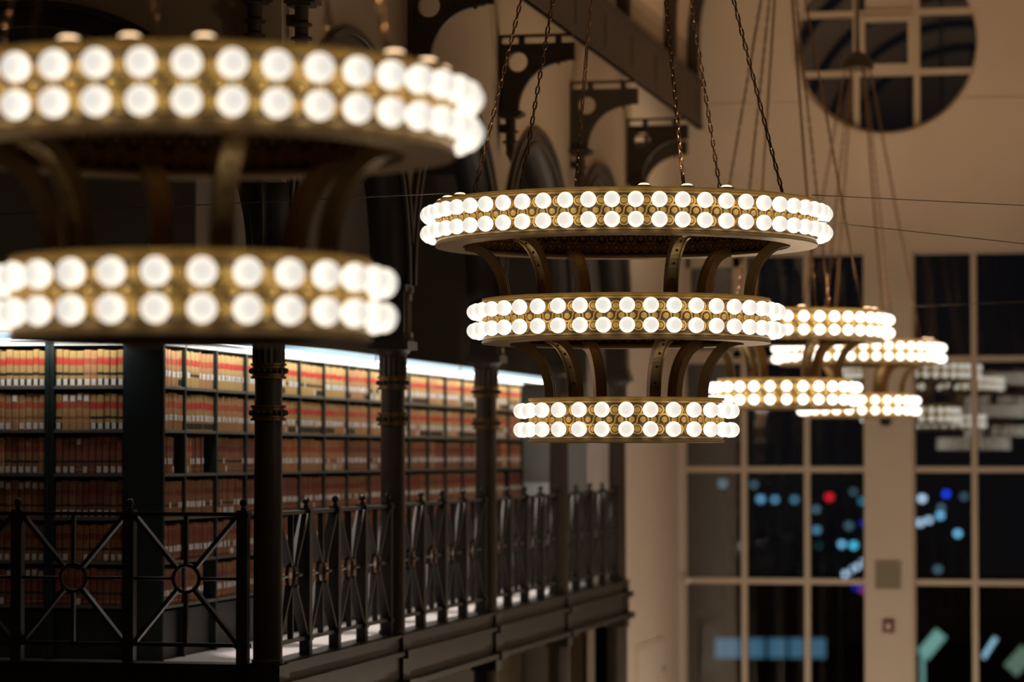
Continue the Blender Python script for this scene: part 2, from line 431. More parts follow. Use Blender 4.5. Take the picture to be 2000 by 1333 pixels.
for yy in (-.045, .03): cn.box(.125, .145, yy, yy+.015, 1.03, 1.30)
cn.tube([(.135, 0, 1.35), (.155, 0, 1.38), (.14, 0, 1.41)], .018, 8); cn.ball((.15, 0, .965), .03, 10, 6)
cn = cn.data('console', ['tan'])
lo = MB().lathe([(.125, ZH+.35), (.12, -2.05)], 28, smooth=True).box(-.2, .2, -.2, .2, ZH, ZH+.25).lathe([(.19, ZH+.25), (.19, ZH+.3), (.125, ZH+.36)], 28).data('lower_shaft', ['iron'])
for i, y in enumerate(YC):
    root = empty('gallery_column', (XR, y, ZH), 'slender dark iron column with two beaded collars, ' + ['at the railing corner', 'second from the railing corner', 'third from the railing corner', 'fourth, behind the large chandelier', 'last before the plain wall'][i], 'column', 'gallery columns')
    for nm, me in (('pedestal', base_m), ('shaft', sh), ('upper_shaft', up), ('capital', cp), ('impost_pier', pr), ('console', cn), ('lower_shaft', lo)):
        link(nm, me, root, (0, 0, -ZH))
    for z in (.305, .607): link('collar', COLLAR, root, (0, 0, z-ZH))

# ------------------------------------------------------------------ wall brackets with pendants
u0 = .035
bl = [(u0, 3.95), (.74, 3.95), (.74, 3.78), (.66, 3.78)] + arc(.66, 3.30, .47, 90, 180, 16) + [(.19, 3.30), (u0, 3.30)]
bp_ = MB().plate([bl[::-1], circ(.185, 3.775, .095, 28)], XZ, -.035, .035, 0).data('bracket_plate', ['iron'])
bs_ = MB().box(0, .025, -.03, .03, 3.28, 4.04).box(0, .72, -.03, .03, 4.015, 4.04).data('strap', ['iron'])
bb_ = MB().box(-.028, .028, -.03, .03, 3.95, 4.03).data('spacer', ['iron'])
bn_ = MB().lathe([(.0, 3.735), (.02, 3.75), (.02, 3.782)], 10).data('drop_bolt', ['iron'])
pc = MB().box(.0, .235, -.10, .10, 3.255, 3.30).box(.02, .2, -.08, .08, 3.235, 3.255).data('pendant_cap', ['iron'])
pl_ = MB().lathe([(.052, 3.24), (.05, 3.0), (.045, 2.93)], 16, (.11, 0, 0), smooth=True).lathe([(.05, 3.12), (.078, 3.115), (.078, 3.095), (.05, 3.09)], 16, (.11, 0, 0)).lathe([(.05, 3.02), (.078, 3.015), (.078, 2.995), (.05, 2.99)], 16, (.11, 0, 0)).lathe([(.045, 2.93), (.05, 2.9), (.0, 2.80)], 16, (.11, 0, 0), smooth=True).box(0, .09, -.02, .02, 3.1, 3.18).data('pendant', ['iron'])
bk = [(WF, YC[0], 0, 'above the corner column'), (WF, YC[1], 0, 'above the second gallery column'), (WF, YC[2], 0, 'above the third gallery column'),
      (WF, YC[3], 0, 'above the fourth gallery column'), (WF, YC[4], 0, 'above the last gallery column'), (XS, 37.05, 0, 'just beyond the last gallery column'),
      (-6.19, yf, -PI/2, 'on the wall facing the camera')]
for x, y, rz, nm in bk:
    root = empty('wall_bracket', (x, y, 2.8), 'dark iron wall bracket with round hole and hanging pendant, ' + nm, 'bracket', 'wall brackets'); root.rotation_euler.z = rz
    for n_, me in (('bracket_plate', bp_), ('strap', bs_), ('pendant_cap', pc), ('pendant', pl_)): link(n_, me, root, (0, 0, -2.8))
    for u in (.22, .58): link('spacer', bb_, root, (u, 0, -2.8))
    link('drop_bolt', bn_, root, (.58, 0, -2.8))

# ------------------------------------------------------------------ gallery edge (curb beam) and railings
struct(MB().box(XR-.13, XR+.10, YC[0]-.1, YC[4]+.25, -1.95, -1.5).box(XR+.10, XR+.155, YC[0]-.155, YC[4]+.25, -1.665, -1.63).box(XR+.10, XR+.17, YC[0]-.17, YC[4]+.25, -1.925, -1.88).box(XR-.13, XR+.12, YC[0]-.12, YC[4]+.25, -1.515, -1.495).build('trim_5', 'rail'), None)
struct(MB().box(-10.5, XR+.10, YC[0]-.10, YC[0]+.12, -1.95, -1.5).box(-10.5, XR+.155, YC[0]-.155, YC[0]-.10, -1.665, -1.63).box(-10.5, XR+.17, YC[0]-.17, YC[0]-.10, -1.925, -1.88).box(-10.5, XR+.12, YC[0]-.12, YC[0]+.12, -1.515, -1.495).build('trim_6', 'rail'))
ZT, ZM, ZBt, ZC = -.424, -.89, -1.366, -1.5
post_m = MB().box(-.040, .040, -.040, .040, ZC, ZT+.03).box(-.048, .048, -.048, .048, ZT-.02, ZT+.012).box(-.048, .048, -.048, .048, ZBt-.02, ZBt+.012).data('post', ['rail'])
fin_m = MB().lathe([(.018, ZT+.03), (.022, ZT+.045), (.012, ZT+.055)], 12).ball((0, 0, ZT+.082), .029, 12, 8).data('finial', ['rail'])
def railing(origin, rz, posts, label):
    root = empty('railing', (*origin, ZC), label, 'railing', 'gallery railings'); root.rotation_euler.z = rz
    for u in posts:
        p = link('post', post_m, root, (u, 0, -ZC)); link('finial', fin_m, p)
    for a, b in zip(posts[:-1], posts[1:]):
        if b - a < .45:
            for z in (ZT, ZM, ZBt): MB().box(a+.034, b-.034, -.016, .016, z-.014-ZC, z+.014-ZC).build('rail', 'rail', root)
            continue
        m_ = (a+b)/2; R = .098
        for z in (ZT, ZBt): MB().box(a+.034, b-.034, -.02, .02, z-.014-ZC, z+.014-ZC).build('rail', 'rail', root)
        for q0, q1 in ((a+.034, m_-R), (m_+R, b-.034)): MB().tube([(q0, 0, ZM-ZC), (q1, 0, ZM-ZC)], .013, 8).build('middle_rail', 'rail', root)
        MB().tube([(m_+R*math.cos(t*PI/14), 0, ZM+R*math.sin(t*PI/14)-ZC) for t in range(28)], .015, 8, True).build('centre_ring', 'rail', root)
        for q0, q1 in ((ZBt+.014, ZM-R), (ZM+R, ZT-.014)): MB().box(m_-.013, m_+.013, -.02, .02, q0-ZC, q1-ZC).build('baluster', 'rail', root)
        for su in (-1, 1):
            for sv, zz in ((1, ZT-.02), (-1, ZBt+.02)):
                c = Vector((m_, 0, ZM)); e = Vector((m_+su*((b-a)/2-.045), 0, zz)); d = (e-c).normalized()
                MB().bar(c+d*R-Vector((0, 0, ZC)), e-Vector((0, 0, ZC)), .066, .028).build('diagonal_bar', 'rail', root)
    return root
fx = [-9.77, -8.905, -8.045, -7.186, -6.33]
railing((XR, YC[0]-.02), 0, [x-XR for x in fx], 'dark iron railing with ringed crosses facing the camera, at lower left')
for i in range(4):
    railing((XR+.0, YC[i]), PI/2, [.17+.8263*k for k in range(5)] [:4] + [3.475], 'dark iron railing with ringed crosses between the %s and %s columns' % (['corner', 'second', 'third', 'fourth'][i], ['second', 'third', 'fourth', 'last'][i]))

# ------------------------------------------------------------------ book cases
XB, YB = -7.46, 22.24
CZ0, CZ1 = ZG, .90
rows = [.544 - .344*i for i in range(6)]         # shelf top levels
def bookcase(origin, rz, wdt, label, dep=.34, ends=(.02, .02)):
    """front along local +X, spine side at y=0, depth towards +Y"""
    root = empty('bookcase', (*origin, CZ0), label, 'bookcase', 'dark green bookcases'); root.rotation_euler.z = rz
    for a, b in ((0, ends[0]), (wdt-ends[1], wdt)): MB().box(a, b, 0, dep, 0, CZ1-CZ0).build('upright', 'case', root)
    MB().box(ends[0], wdt-ends[1], dep-.015, dep, 0, CZ1-CZ0).build('back_panel', 'case', root)
    for z in rows: MB().box(ends[0], wdt-ends[1], .002, dep-.015, z-.022-CZ0, z-CZ0).build('shelf', 'shelf', root)
    MB().box(ends[0], wdt-ends[1], 0, dep-.015, CZ1-.035-CZ0, CZ1-CZ0).build('top_panel', 'fixture', root)
    MB().box(ends[0], wdt-ends[1], .05, .07, 0, rows[-1]-.05-CZ0).build('kick_panel', 'black', root)
    return root
units = []      # (origin, rz, x0, x1, place text)
# facing the camera
XF = -8.408
front = [(XF-.575, .57, (.03, .035), 'bay left of the green post'), (XF, -7.78-XF, (.035, .02), 'bay beside the green end panel')]
for x, wd, en, nm in front:
    bookcase((x, YB), 0, wd, 'dark green bookcase facing the camera, ' + nm, .30, en); units.append(((x, YB), 0, en[0], wd-en[1], nm))
# end panel of the long run
o = MB().box(-7.775, XB-.004, YB-.02, YB, CZ0, CZ1).box(-7.755, XB-.02, YB-.026, YB-.02, CZ0+.03, CZ1-.03).build('end_panel_board', 'case'); tag(o, 'tall plain dark green end panel closing the long bookcase run', 'panel')
yy = YB; n = 0
bays = [.53] + [.83]*16
for k, wd in enumerate(bays):
    nm = 'narrow bay next to the green end panel' if k == 0 else '%s bay of the long run' % ORD[k]
    bookcase((XB, yy), PI/2, wd, 'dark steel bookcase along the gallery, ' + nm, .30, (.014, .014))
    units.append(((XB, yy), PI/2, .014, wd-.014, 'narrow bay' if k == 0 else ORD[k] + ' bay of the long run')); yy += wd
Y_END = yy
# strip lights on top of the cases
def strip_light(p0, p1, out, label):
    p0 = Vector(p0); p1 = Vector(p1); d = (p1-p0).normalized(); o = Vector((*out, 0)); L = (p1-p0).length
    root = empty('shelf_light', p0, label, 'light', 'strip lights above the bookcases')
    prof = [(-.05, 0), (.20, 0), (.20, .02), (-.05, .02)]
    ex = lambda pr, l0, l1: [o*u + Vector((0, 0, v)) + d*t for t in (l0, l1) for u, v in pr]
    def prism(pr, mat_, nm, l0, l1):
        n = len(pr); mb = MB(); mb.add(ex(pr, l0, l1), [tuple(range(n)), tuple(range(n, 2*n))[::-1]] + [(i, (i+1) % n, n+(i+1) % n, n+i) for i in range(n)]); return mb.build(nm, mat_, root)
    prism([(-.06, .0), (.10, .066), (.22, .066), (.22, .074), (.09, .074), (-.06, .012)], 'fixture', 'reflector', 0, L)
    prism([(.195, .062), (.10, .060), (.11, .022), (.15, .006), (.185, .008), (.195, .014)], 'shelflight', 'diffuser', .02, L-.02)
    prism([(.222, .066), (.2, .066), (.2, .012), (.222, .016)], 'shelflens', 'front_lens', .016, L-.016)
    for q in (0, L-.015): prism([(-.06, .0), (.12, .0), (.225, .0), (.225, .076), (.09, .076), (-.06, .014)], 'fixture', 'end_cap', q, q+.015)
seg = [YB-.05, 24.3, 27.95, 31.6, Y_END+.45]
for k in range(4):
    strip_light((XB, seg[k]+.01, CZ1), (XB, seg[k+1]-.01, CZ1), (1, 0), 'white strip light along the top of the bookcases, ' + ['nearest piece beside the corner', 'second piece', 'third piece', 'farthest piece'][k])
strip_light((XF-.575, YB, CZ1), (-7.80, YB, CZ1), (0, -1), 'white strip light above the bookcase facing the camera')

# ------------------------------------------------------------------ books
BW, BH, BD = .056, .285, .20
M['book_redorange'] = mat('vermilion_band', (.50, .10, .045), .65, 0, .2, 40)
BM = ['book_tan', 'book_tan2', 'book_orange', 'book_brown', 'book_maroon', 'book_red', 'book_rust', 'book_black', 'book_label', 'book_paper', 'book_redorange']
def book_mb(body, strips, label=None):
    """spine at y=0 facing -Y; strips: (z0,z1,material) fractions"""
    mb = MB(); h = BH; w_ = BW/2*.96; r = .008
    zs_ = sorted({0, 1} | {a for a, b, m_ in strips} | {b for a, b, m_ in strips})
    prof = [(-w_, r), (-w_*.6, 0), (w_*.6, 0), (w_, r)]
    for a, b in zip(zs_[:-1], zs_[1:]):
        mi = body
        for s0, s1, m_ in strips:
            if s0 <= (a+b)/2 <= s1: mi = m_
        for (x0, y0), (x1, y1) in zip(prof[:-1], prof[1:]):
            mb.add([(x0, y0, a*h), (x1, y1, a*h), (x1, y1, b*h), (x0, y0, b*h)], [(0, 1, 2, 3)], mi)
    for sx in (-1, 1): mb.add([(sx*w_, r, 0), (sx*w_, BD, 0), (sx*w_, BD, h), (sx*w_, r, h)], [(0, 1, 2, 3)], body)
    mb.add([(-w_, BD, 0), (w_, BD, 0), (w_, BD, h), (-w_, BD, h)], [(0, 1, 2, 3)], 9)
    for z in (0, h*.995): mb.add([(-w_, r, z), (-w_*.6, 0, z), (w_*.6, 0, z), (w_, r, z), (w_, BD, z), (-w_, BD, z)], [(0, 1, 2, 3, 4, 5)], 9 if z else body)
    if label:
        a, b = label; q = w_*.62; mb.box(-q, q, -.0025, .001, a*h, b*h, 8)
    return mb
def variants():
    V = []
    bands_r = [(.60, .77, 5), (.30, .38, 7), (.575, .585, 7), (.785, .795, 7), (.03, .20, 7)]
    bands_s = [(.60, .77, 5), (.30, .38, 7), (.42, .43, 7)]
    bands_m = [(.60, .77, 6), (.30, .37, 7), (.10, .12, 0), (.9, .91, 0)]
    for body, bands, nm in ((0, bands_r, 'tan law book with red band'), (1, bands_s, 'yellowish law book with red band'), (2, [(.60, .77, 10), (.30, .38, 3), (.42, .43, 3)], 'orange tan law book with red band'),
                            (3, bands_m, 'brown law book with rust band'), (4, bands_m, 'maroon law book with rust band'), (3, [(.62, .75, 4), (.3, .36, 7)], 'dark brown law book')):
        for lab in ((.03, .20), (.26, .42), (.80, .96), None):
            V.append((nm, book_mb(body, bands, lab)))
    return V
VAR = variants()
VDATA = [v[1].data('book', BM) for v in VAR]
def pick(row, front_):
    x = random.random()
    if row == 0: b = 0 if x < .45 else (1 if x < .8 else 2)
    elif row == 1: b = 0 if x < .4 else (2 if x < .9 else 1)
    elif row == 2: b = 3 if x < .45 else (2 if x < .7 else 4)
    else: b = 3 if x < .4 else (4 if x < .75 else 5)
    y = random.random()
    if front_: l = 0 if y < .74 else (2 if y < .88 else 3)
    else: l = 1 if y < .8 else (0 if y < .9 else 3)
    return b*4 + l
SHELFN = ['top shelf', 'second shelf', 'third shelf', 'fourth shelf', 'fifth shelf', 'bottom shelf']
nb = 0; stuff = MB()
for ui, (org, rz, x0, x1, nm) in enumerate(units):
    for r, z in enumerate(rows):
        idx = 0; runb = None; gapped = random.random() < .13 and ui > 1 and r > 1
        lim = x1 - (random.uniform(.1, .3) if gapped else 0) - .004; x = x0 + .003
        ws = []
        while sum(ws) + .05 < lim - x: ws.append(BW*(random.uniform(.88, 1.06) if ui < 2 else random.uniform(.8, 1.1)))
        kf = (lim-x)/sum(ws)
        for w_b in ws:
            sc = w_b*kf/BW
            if runb is None or random.random() < .12: runb = pick(r, ui < 2)
            vi = runb
            if random.random() < .3: vi = (runb//4)*4 + pick(r, ui < 2) % 4
            hs = random.uniform(.97, 1.03); yo = .018 + random.uniform(0, .012)
            lx, ly = x + BW*sc/2, yo
            c_, s_ = math.cos(rz), math.sin(rz)
            wx, wy = org[0] + c_*lx - s_*ly, org[1] + s_*lx + c_*ly
            place = (ui < 2) or (ui == 2) or (ui == 3) or (ui == 4 and r < 2)
            if place and nb < 300 and idx < 20:
                o = link('law_book', VDATA[vi], None, (wx, wy, z+.0005), rz); o.scale = (sc, 1, hs); nb += 1
                bay = {0: 'bay left of green post', 1: 'bay beside green end panel', 2: 'narrow bay'}.get(ui, ORD[ui-2] + ' bay of long run')
                base = VAR[vi][0].replace(' with ', ' with ')
                tag(o, '%s, %s book on %s, %s' % (base.replace('law book', 'book'), ORD[idx], SHELFN[r].replace(' shelf', ' shelf'), bay), 'book', 'law books on the gallery shelves')
            else:
                src = VAR[vi][1]; vs_ = [(wx + c_*(px*sc) - s_*py, wy + s_*(px*sc) + c_*py, z + .0005 + pz*hs) for px, py, pz in src.v]
                o_ = len(stuff.v); stuff.v += vs_; stuff.f += [[i+o_ for i in f] for f in src.f]; stuff.m += src.m; stuff.sm += src.sm
            x += BW*sc; idx += 1
o = stuff.build('law_books', BM); tag(o, 'rows of tan, red and brown law books receding along the gallery', 'books', None, 'stuff')

# ------------------------------------------------------------------ chandeliers
def bend(R, inner=False):
    sg = -1 if inner else 1
    return lambda s, z, h: ((R+sg*h)*math.sin(s/R), -(R+sg*h)*math.cos(s/R), z)
def ribbon(mb, path, closed, fn, wd, ht, zo=0):
    N = len(path); vs = []; fs = []
    for i, (s, z) in enumerate(path):
        a = path[(i+1) % N] if (closed or i < N-1) else path[i]; b = path[i-1] if (closed or i > 0) else path[i]
        dx, dz = a[0]-b[0], a[1]-b[1]; l = math.hypot(dx, dz) or 1; nx, nz = -dz/l*wd/2, dx/l*wd/2
        vs += [fn(s-nx*1.15, z-nz*1.15+zo, 0), fn(s-nx*.7, z-nz*.7+zo, ht), fn(s+nx*.7, z+nz*.7+zo, ht), fn(s+nx*1.15, z+nz*1.15+zo, 0)]
    for i in range(N if closed else N-1):
        j = (i+1) % N
        for k in range(3): fs.append((i*4+k, j*4+k, j*4+k+1, i*4+k+1))
    mb.add(vs, fs, 0, False)
def boss_pts(mb, fn, s, z, r, h, n=10):
    vs = [fn(s+r*math.cos(2*PI*k/n), z+r*math.sin(2*PI*k/n), 0) for k in range(n)] + [fn(s+r*.9*math.cos(2*PI*k/n), z+r*.9*math.sin(2*PI*k/n), h) for k in range(n)] + [fn(s, z, h*1.15)]
    mb.add(vs, [(k, (k+1) % n, n+(k+1) % n, n+k) for k in range(n)] + [(n+k, n+(k+1) % n, 2*n) for k in range(n)], 0)
HB = .064          # bulb row offset
BOSS_R, BOSS_H = .0205, .015
_b = MB(); n_ = 14
_b.lathe([(.0, BOSS_H), (BOSS_R*.88, BOSS_H), (BOSS_R, BOSS_H*.7), (BOSS_R, -.003)], n_)
_b.v = [(z, x, y) for x, y, z in _b.v]
BOSS = _b.data('boss', ['brass'])
def globe(sub, bm_name='bulb'):
    import bmesh
    bm = bmesh.new(); bmesh.ops.create_icosphere(bm, subdivisions=sub, radius=BR); vs = [tuple(v.co) for v in bm.verts]; fs = [tuple(v.index for v in f.verts) for f in bm.faces]; bm.free()
    mb = MB(); mb.add(vs, fs, 0, True)
    n = 12; nk = [(-.048, .03), (-.072, .026)]; v2 = []
    for x, r in nk: v2 += [(x, r*math.cos(2*PI*k/n), r*math.sin(2*PI*k/n)) for k in range(n)]
    mb.add(v2, [(k, (k+1) % n, n+(k+1) % n, n+k) for k in range(n)], 1, True)
    return mb.data('bulb', [bm_name, 'brass'])
GLOBE_HI, GLOBE_LO, GLOBE_FAR = globe(4), globe(3), globe(3, 'bulb_bright')
def wave(N, p, ph, k):          # S-scroll: over one middle boss, under the next
    out = []
    for i in range(N):
        sg = 1 if i % 2 else -1
        for j in range(k):
            a = PI*j/k; out.append((ph + (i+.5)*p - p/2*math.cos(a), sg*p/2*math.sin(a)))
    return out
BAND = {}
def band_meshes(key, R, nbulb, phase, lod):
    """R = outer radius of band; phase in degrees. z centred on the tier"""
    k_ = (key, lod)
    if k_ in BAND: return BAND[k_]
    seg = 96 if lod == 0 else 72
    band = MB().lathe([(R, -.118), (R, .118), (R-.02, .118), (R-.02, -.118)], seg, closed=True, smooth=False)
    band = band.data('tier_band', ['brass_dark'])
    fo = .018
    tf = MB().lathe([(R+.004, .112), (R+fo*.6, .112), (R+fo*.6, .124), (R+.003, .127), (R+.003, .132), (R+fo, .134), (R+fo, .150), (R-.17, .150), (R-.17, .134), (R-.02, .132), (R-.02, .112)], seg, closed=True).data('top_flange', ['brass'])
    bf = MB().lathe([(R+.004, -.112), (R+fo*.6, -.112), (R+fo*.6, -.124), (R+.003, -.127), (R+.003, -.132), (R+fo, -.134), (R+fo, -.150), (R-.17, -.150), (R-.17, -.134), (R-.02, -.132), (R-.02, -.112)], seg, closed=True).data('bottom_flange', ['brass_arm'])
    rel = MB(); N = nbulb*2; p = 2*PI*R/N; ph = math.radians(phase)*R; fn = bend(R); seg_r = 16 if lod == 0 else 10
    r0 = p*.42; wd = p*.185
    for row in (-HB, HB):
        for i in range(N):
            s = ph + i*p; ribbon(rel, [(s+r0*math.cos(2*PI*k/seg_r), row+r0*math.sin(2*PI*k/seg_r)) for k in range(seg_r)], True, fn, wd, .009)
    NN = N*(12 if lod == 0 else 8)
    ribbon(rel, wave(N, p, ph, 12 if lod == 0 else 8), True, fn, wd, .010)
    rel = rel.data('scroll_relief', ['brass'])
    inn = MB(); fi = bend(R-.02, True); p2 = 2*PI*(R-.02)/N
    for row, off in ((-HB, 0), (0, .5), (HB, 0)):
        for i in range(N):
            s = (i+off)*p2
            if row: ribbon(inn, [(s+p2*.43*math.cos(2*PI*k/10), row+p2*.43*math.sin(2*PI*k/10)) for k in range(10)], True, fi, p2*.15, .008)
            boss_pts(inn, fi, s, row, .018, .010, 8)
    ribbon(inn, wave(N, p2, 0, 8), True, fi, p2*.15, .009)
    inn = inn.data('inner_relief', ['brass'])
    BAND[k_] = (band, tf, bf, rel, inn); return BAND[k_]
def boss_spots(R, nbulb, phase):
    N = nbulb*2; out = []
    for i in range(N):
        a = math.radians(phase) + 2*PI*i/N
        if i % 2 == 1: out += [(a, -HB), (a, HB)]
        out.append((a + PI/N, 0))
    return out
LINK = None
def link_mesh():
    mb = MB(); L, W = .066, .033; r = .0062; pts = []
    for k in range(6): a = -PI/2 + PI*k/5; pts.append((W/2*0 + (W/2-r)*math.cos(a)*0, 0, 0))
    pts = []
    hw_ = W/2-r; hl = L/2-W/2
    for k in range(5): a = PI*k/4; pts.append((hw_*math.cos(a), 0, hl+hw_*math.sin(a)))
    for k in range(5): a = PI + PI*k/4; pts.append((hw_*math.cos(a), 0, -hl+hw_*math.sin(a)))
    mb.tube(pts, r, 6, True); return mb
LINK_MB = link_mesh(); LINK = LINK_MB.data('link', ['chain']); PITCHL = .066 - .0135
def arm_mesh(r_top, r_bot, h):
    """local: radial along +X, z up; from lower ring (z=0) to upper ring (z=h)"""
    mb = MB(); pts = []; n = 16
    for k in range(n+1):
        a = PI/2*k/n; pts.append(((r_top) - (r_top-r_bot)*math.cos(a), h*math.sin(a)))
    def strip(y0, y1, d0, d1):
        vs = []
        for i, (r, z) in enumerate(pts):
            a = pts[min(i+1, n)]; b = pts[max(i-1, 0)]; dx, dz = a[0]-b[0], a[1]-b[1]; l = math.hypot(dx, dz); nx, nz = dz/l, -dx/l   # outward-down normal
            for d in (d0, d1):
                for y in (y0, y1): vs.append((r+nx*d, y, z+nz*d))
        fs = []
        for i in range(n):
            q = i*4; t = q+4
            fs += [(q, t, t+1, q+1), (q+2, q+3, t+3, t+2), (q, q+2, t+2, t), (q+1, t+1, t+3, q+3)]
        fs += [(0, 1, 3, 2), (n*4, n*4+2, n*4+3, n*4+1)]; mb.add(vs, fs, 0, False)
    strip(-.036, .036, -.045, .0); strip(-.040, -.027, -.05, .012); strip(.027, .040, -.05, .012)
    return mb
def rivets(mbm, r_top, r_bot, h):
    out = []
    for t in (.16, .36, .56, .76):
        a = PI/2*t; r = r_top-(r_top-r_bot)*math.cos(a); z = h*math.sin(a)
        nx, nz = h*math.cos(a), -(r_top-r_bot)*math.sin(a); l = math.hypot(nx, nz); out.append((r+nx/l*.003, 0, z+nz/l*.003))
    return out
RIV = MB().ball((0, 0, 0), .0085, 8, 6).data('rivet', ['brass_dark'])
up_l = MB().lathe([(.043, 0), (.041, .012), (.026, .023), (.0, .027)], 18, smooth=True).data('lens', ['uplight'])
up_r = MB().lathe([(.048, 0), (.048, .010), (.041, .012), (.041, 0)], 18).data('bezel', ['brass'])
TOP = dict(R=1.279, n=56); MID = dict(R=.962, n=42); BOT = dict(R=.646, n=28)
def view_angle(cx, cy): return math.atan2(-cx, cy)          # towards the camera, from -Y to +X
def chandelier(cx, cy, tiers, hub_z, ups, label, hero=False, spot=1.0):
    """tiers: list of (key, spec, z, phase) from top to bottom"""
    zb = tiers[-1][2] - .15
    root = empty('chandelier', (cx, cy, zb), label, 'chandelier', 'ring chandeliers'); O = -zb
    va = view_angle(cx, cy)
    for ti, (key, sp, z, ph) in enumerate(tiers):
        R, nb_ = sp['R'], sp['n']
        band, tf, bf, rel, inn = band_meshes(key, R, nb_, ph, 0 if hero else 1)
        b = link('tier_band', band, root, (0, 0, z+O))
        link('top_flange', tf, b); link('bottom_flange', bf, b)
        tag(link('scroll_relief', rel, b), None, None, None, 'stuff'); tag(link('inner_relief', inn, b), None, None, None, 'stuff')
        gl = GLOBE_HI if hero else (GLOBE_FAR if cy > 25 else GLOBE_LO)
        for i in range(nb_):
            a = math.radians(ph) + 2*PI*i/nb_
            for zz in (-HB, HB):
                q = link('bulb', gl, b, ((R+.070)*math.sin(a), -(R+.070)*math.cos(a), zz), a-PI/2)
        rest = MB(); fn = bend(R)
        for a, zz in boss_spots(R, nb_, ph):
            da = (a-va+PI) % (2*PI) - PI
            if hero and abs(da) < math.radians(86): link('boss', BOSS, b, (R*math.sin(a), -R*math.cos(a), zz), a-PI/2)
            else: boss_pts(rest, fn, a*R, zz, BOSS_R, BOSS_H, 8)
        if rest.v: tag(rest.build('bosses', 'brass', b), None, None, None, 'stuff')
    for (k0, s0, z0, p0), (k1, s1, z1, p1) in zip(tiers[:-1], tiers[1:]):
        h = (z0-.150)-(z1+.150); rt = s0['R']-.165; rb = s1['R']-.105
        me = arm_mesh(rt, rb, h).data('arm', ['brass_arm']); rv = rivets(None, rt, rb, h)
        for k in range(6):
            a = math.radians(30+60*k); o = link('arm', me, root, (0, 0, z1+.150+O), a-PI/2)
            for p in rv: link('rivet', RIV, o, p)
    kt, st, zt, pt = tiers[0]; Rt = st['R']
    for a in ups:
        a = math.radians(a); r = Rt-.034
        u = link('uplight', up_r, root, (r*math.sin(a), -r*math.cos(a), zt+.150+O)); link('lens', up_l, u)
    rc, rh = Rt-.20, .15
    z0, z1 = zt+.15, hub_z
    MB().lathe([(.0, .20), (.05, .19), (.12, .15), (.18, .08), (.205, .0), (.21, -.02), (.19, -.03), (.0, -.03)], 28, (0, 0, hub_z+O), smooth=True).build('hub', 'iron', root)
    MB().tube([(0, 0, hub_z+.17+O), (0, 0, (8.75 if cy < 20.6 else 8.42)+O)], .028, 10).build('hanger_rod', 'brass_dark', root)
    for k in range(6):
        a = math.radians(30+60*k); d = Vector((math.sin(a), -math.cos(a), 0))
        A = d*rc + Vector((0, 0, z0)); B = d*rh + Vector((0, 0, z1)); v = B-A; L = v.length; n = int(L/PITCHL)
        rot = v.to_track_quat('Z', 'X').to_matrix().to_4x4()
        rest = MB(); chain = empty('chain', (0, 0, O)); chain.parent = root
        rest.tube([A-Vector((0, 0, .012)), A+v*(.02/L)], .012, 8)
        for i in range(n+1):
            t = (i+.5)*PITCHL/L
            sag = d*(-.045*math.sin(PI*min(t, 1)))*0
            jit = random.uniform(-.4, .4)
            m4 = Matrix.Translation(A+v*t+sag) @ rot @ Matrix.Rotation(PI/2*(i % 2)+.5+jit*.5, 4, 'Z')
            if hero and (A+v*t).z < 3.15:
                o = bpy.data.objects.new('link', LINK); COL.objects.link(o); o.parent = chain; o.matrix_local = m4
            else:
                rest.add([m4 @ Vector(p) for p in LINK_MB.v], LINK_MB.f, 0, True)
        tag(rest.build('chain_upper_length', 'chain', chain), None, None, None, 'stuff')
    # beams of the up-lights: one spot per cluster
    for k in range(0, len(ups), 3):
        a = math.radians(sum(ups[k:k+3])/len(ups[k:k+3])); r = Rt-.055
        ld = bpy.data.lights.new('uplight_beam', 'SPOT'); ld.energy = SPOT_W * spot; ld.color = (1, .71, .44); ld.spot_size = math.radians(150); ld.spot_blend = .8; ld.shadow_soft_size = .05
        lo_ = bpy.data.objects.new('uplight_beam', ld); COL.objects.link(lo_); lo_.parent = root; lo_.location = (r*math.sin(a), -r*math.cos(a), zt+.20+O); lo_.rotation_euler = (PI, 0, 0)
    return root
G2 = [17, 66, 76, 107, 156, 166, 197, 246, 256, 287, 336, 346]
chandelier(-3.43, 10.52, [('mid', MID, 1.255, 0), ('bot', BOT, .572, 8.3)], 4.8, [-8.7, 5, 20.7, 68, 83, 96, 160, 174, 188, 250, 264, 278], 'large blurred two-ring brass chandelier nearest the camera, at upper left', spot=.5)
chandelier(-3.42, 19.97, [('top', TOP, 1.563, -.5), ('mid', MID, .906, 1.5), ('bot', BOT, .236, -3.2)], 5.45, [15, 28, 41, -75, -63, -52, 105, 118, 131, 195, 208, 221], 'sharp three-ring brass chandelier in the middle', True, .5)
chandelier(-3.44, 29.3, [('mid', MID, 1.262, 0), ('bot', BOT, .602, 8.3)], 4.9, G2, 'two-ring brass chandelier partly behind the sharp three-ring one', spot=.8)
chandelier(-3.43, 37.1, [('mid', MID, 1.262, 0), ('bot', BOT, .612, 8.3)], 4.83, G2, 'farthest two-ring brass chandelier, nearest the windows', spot=1.2)

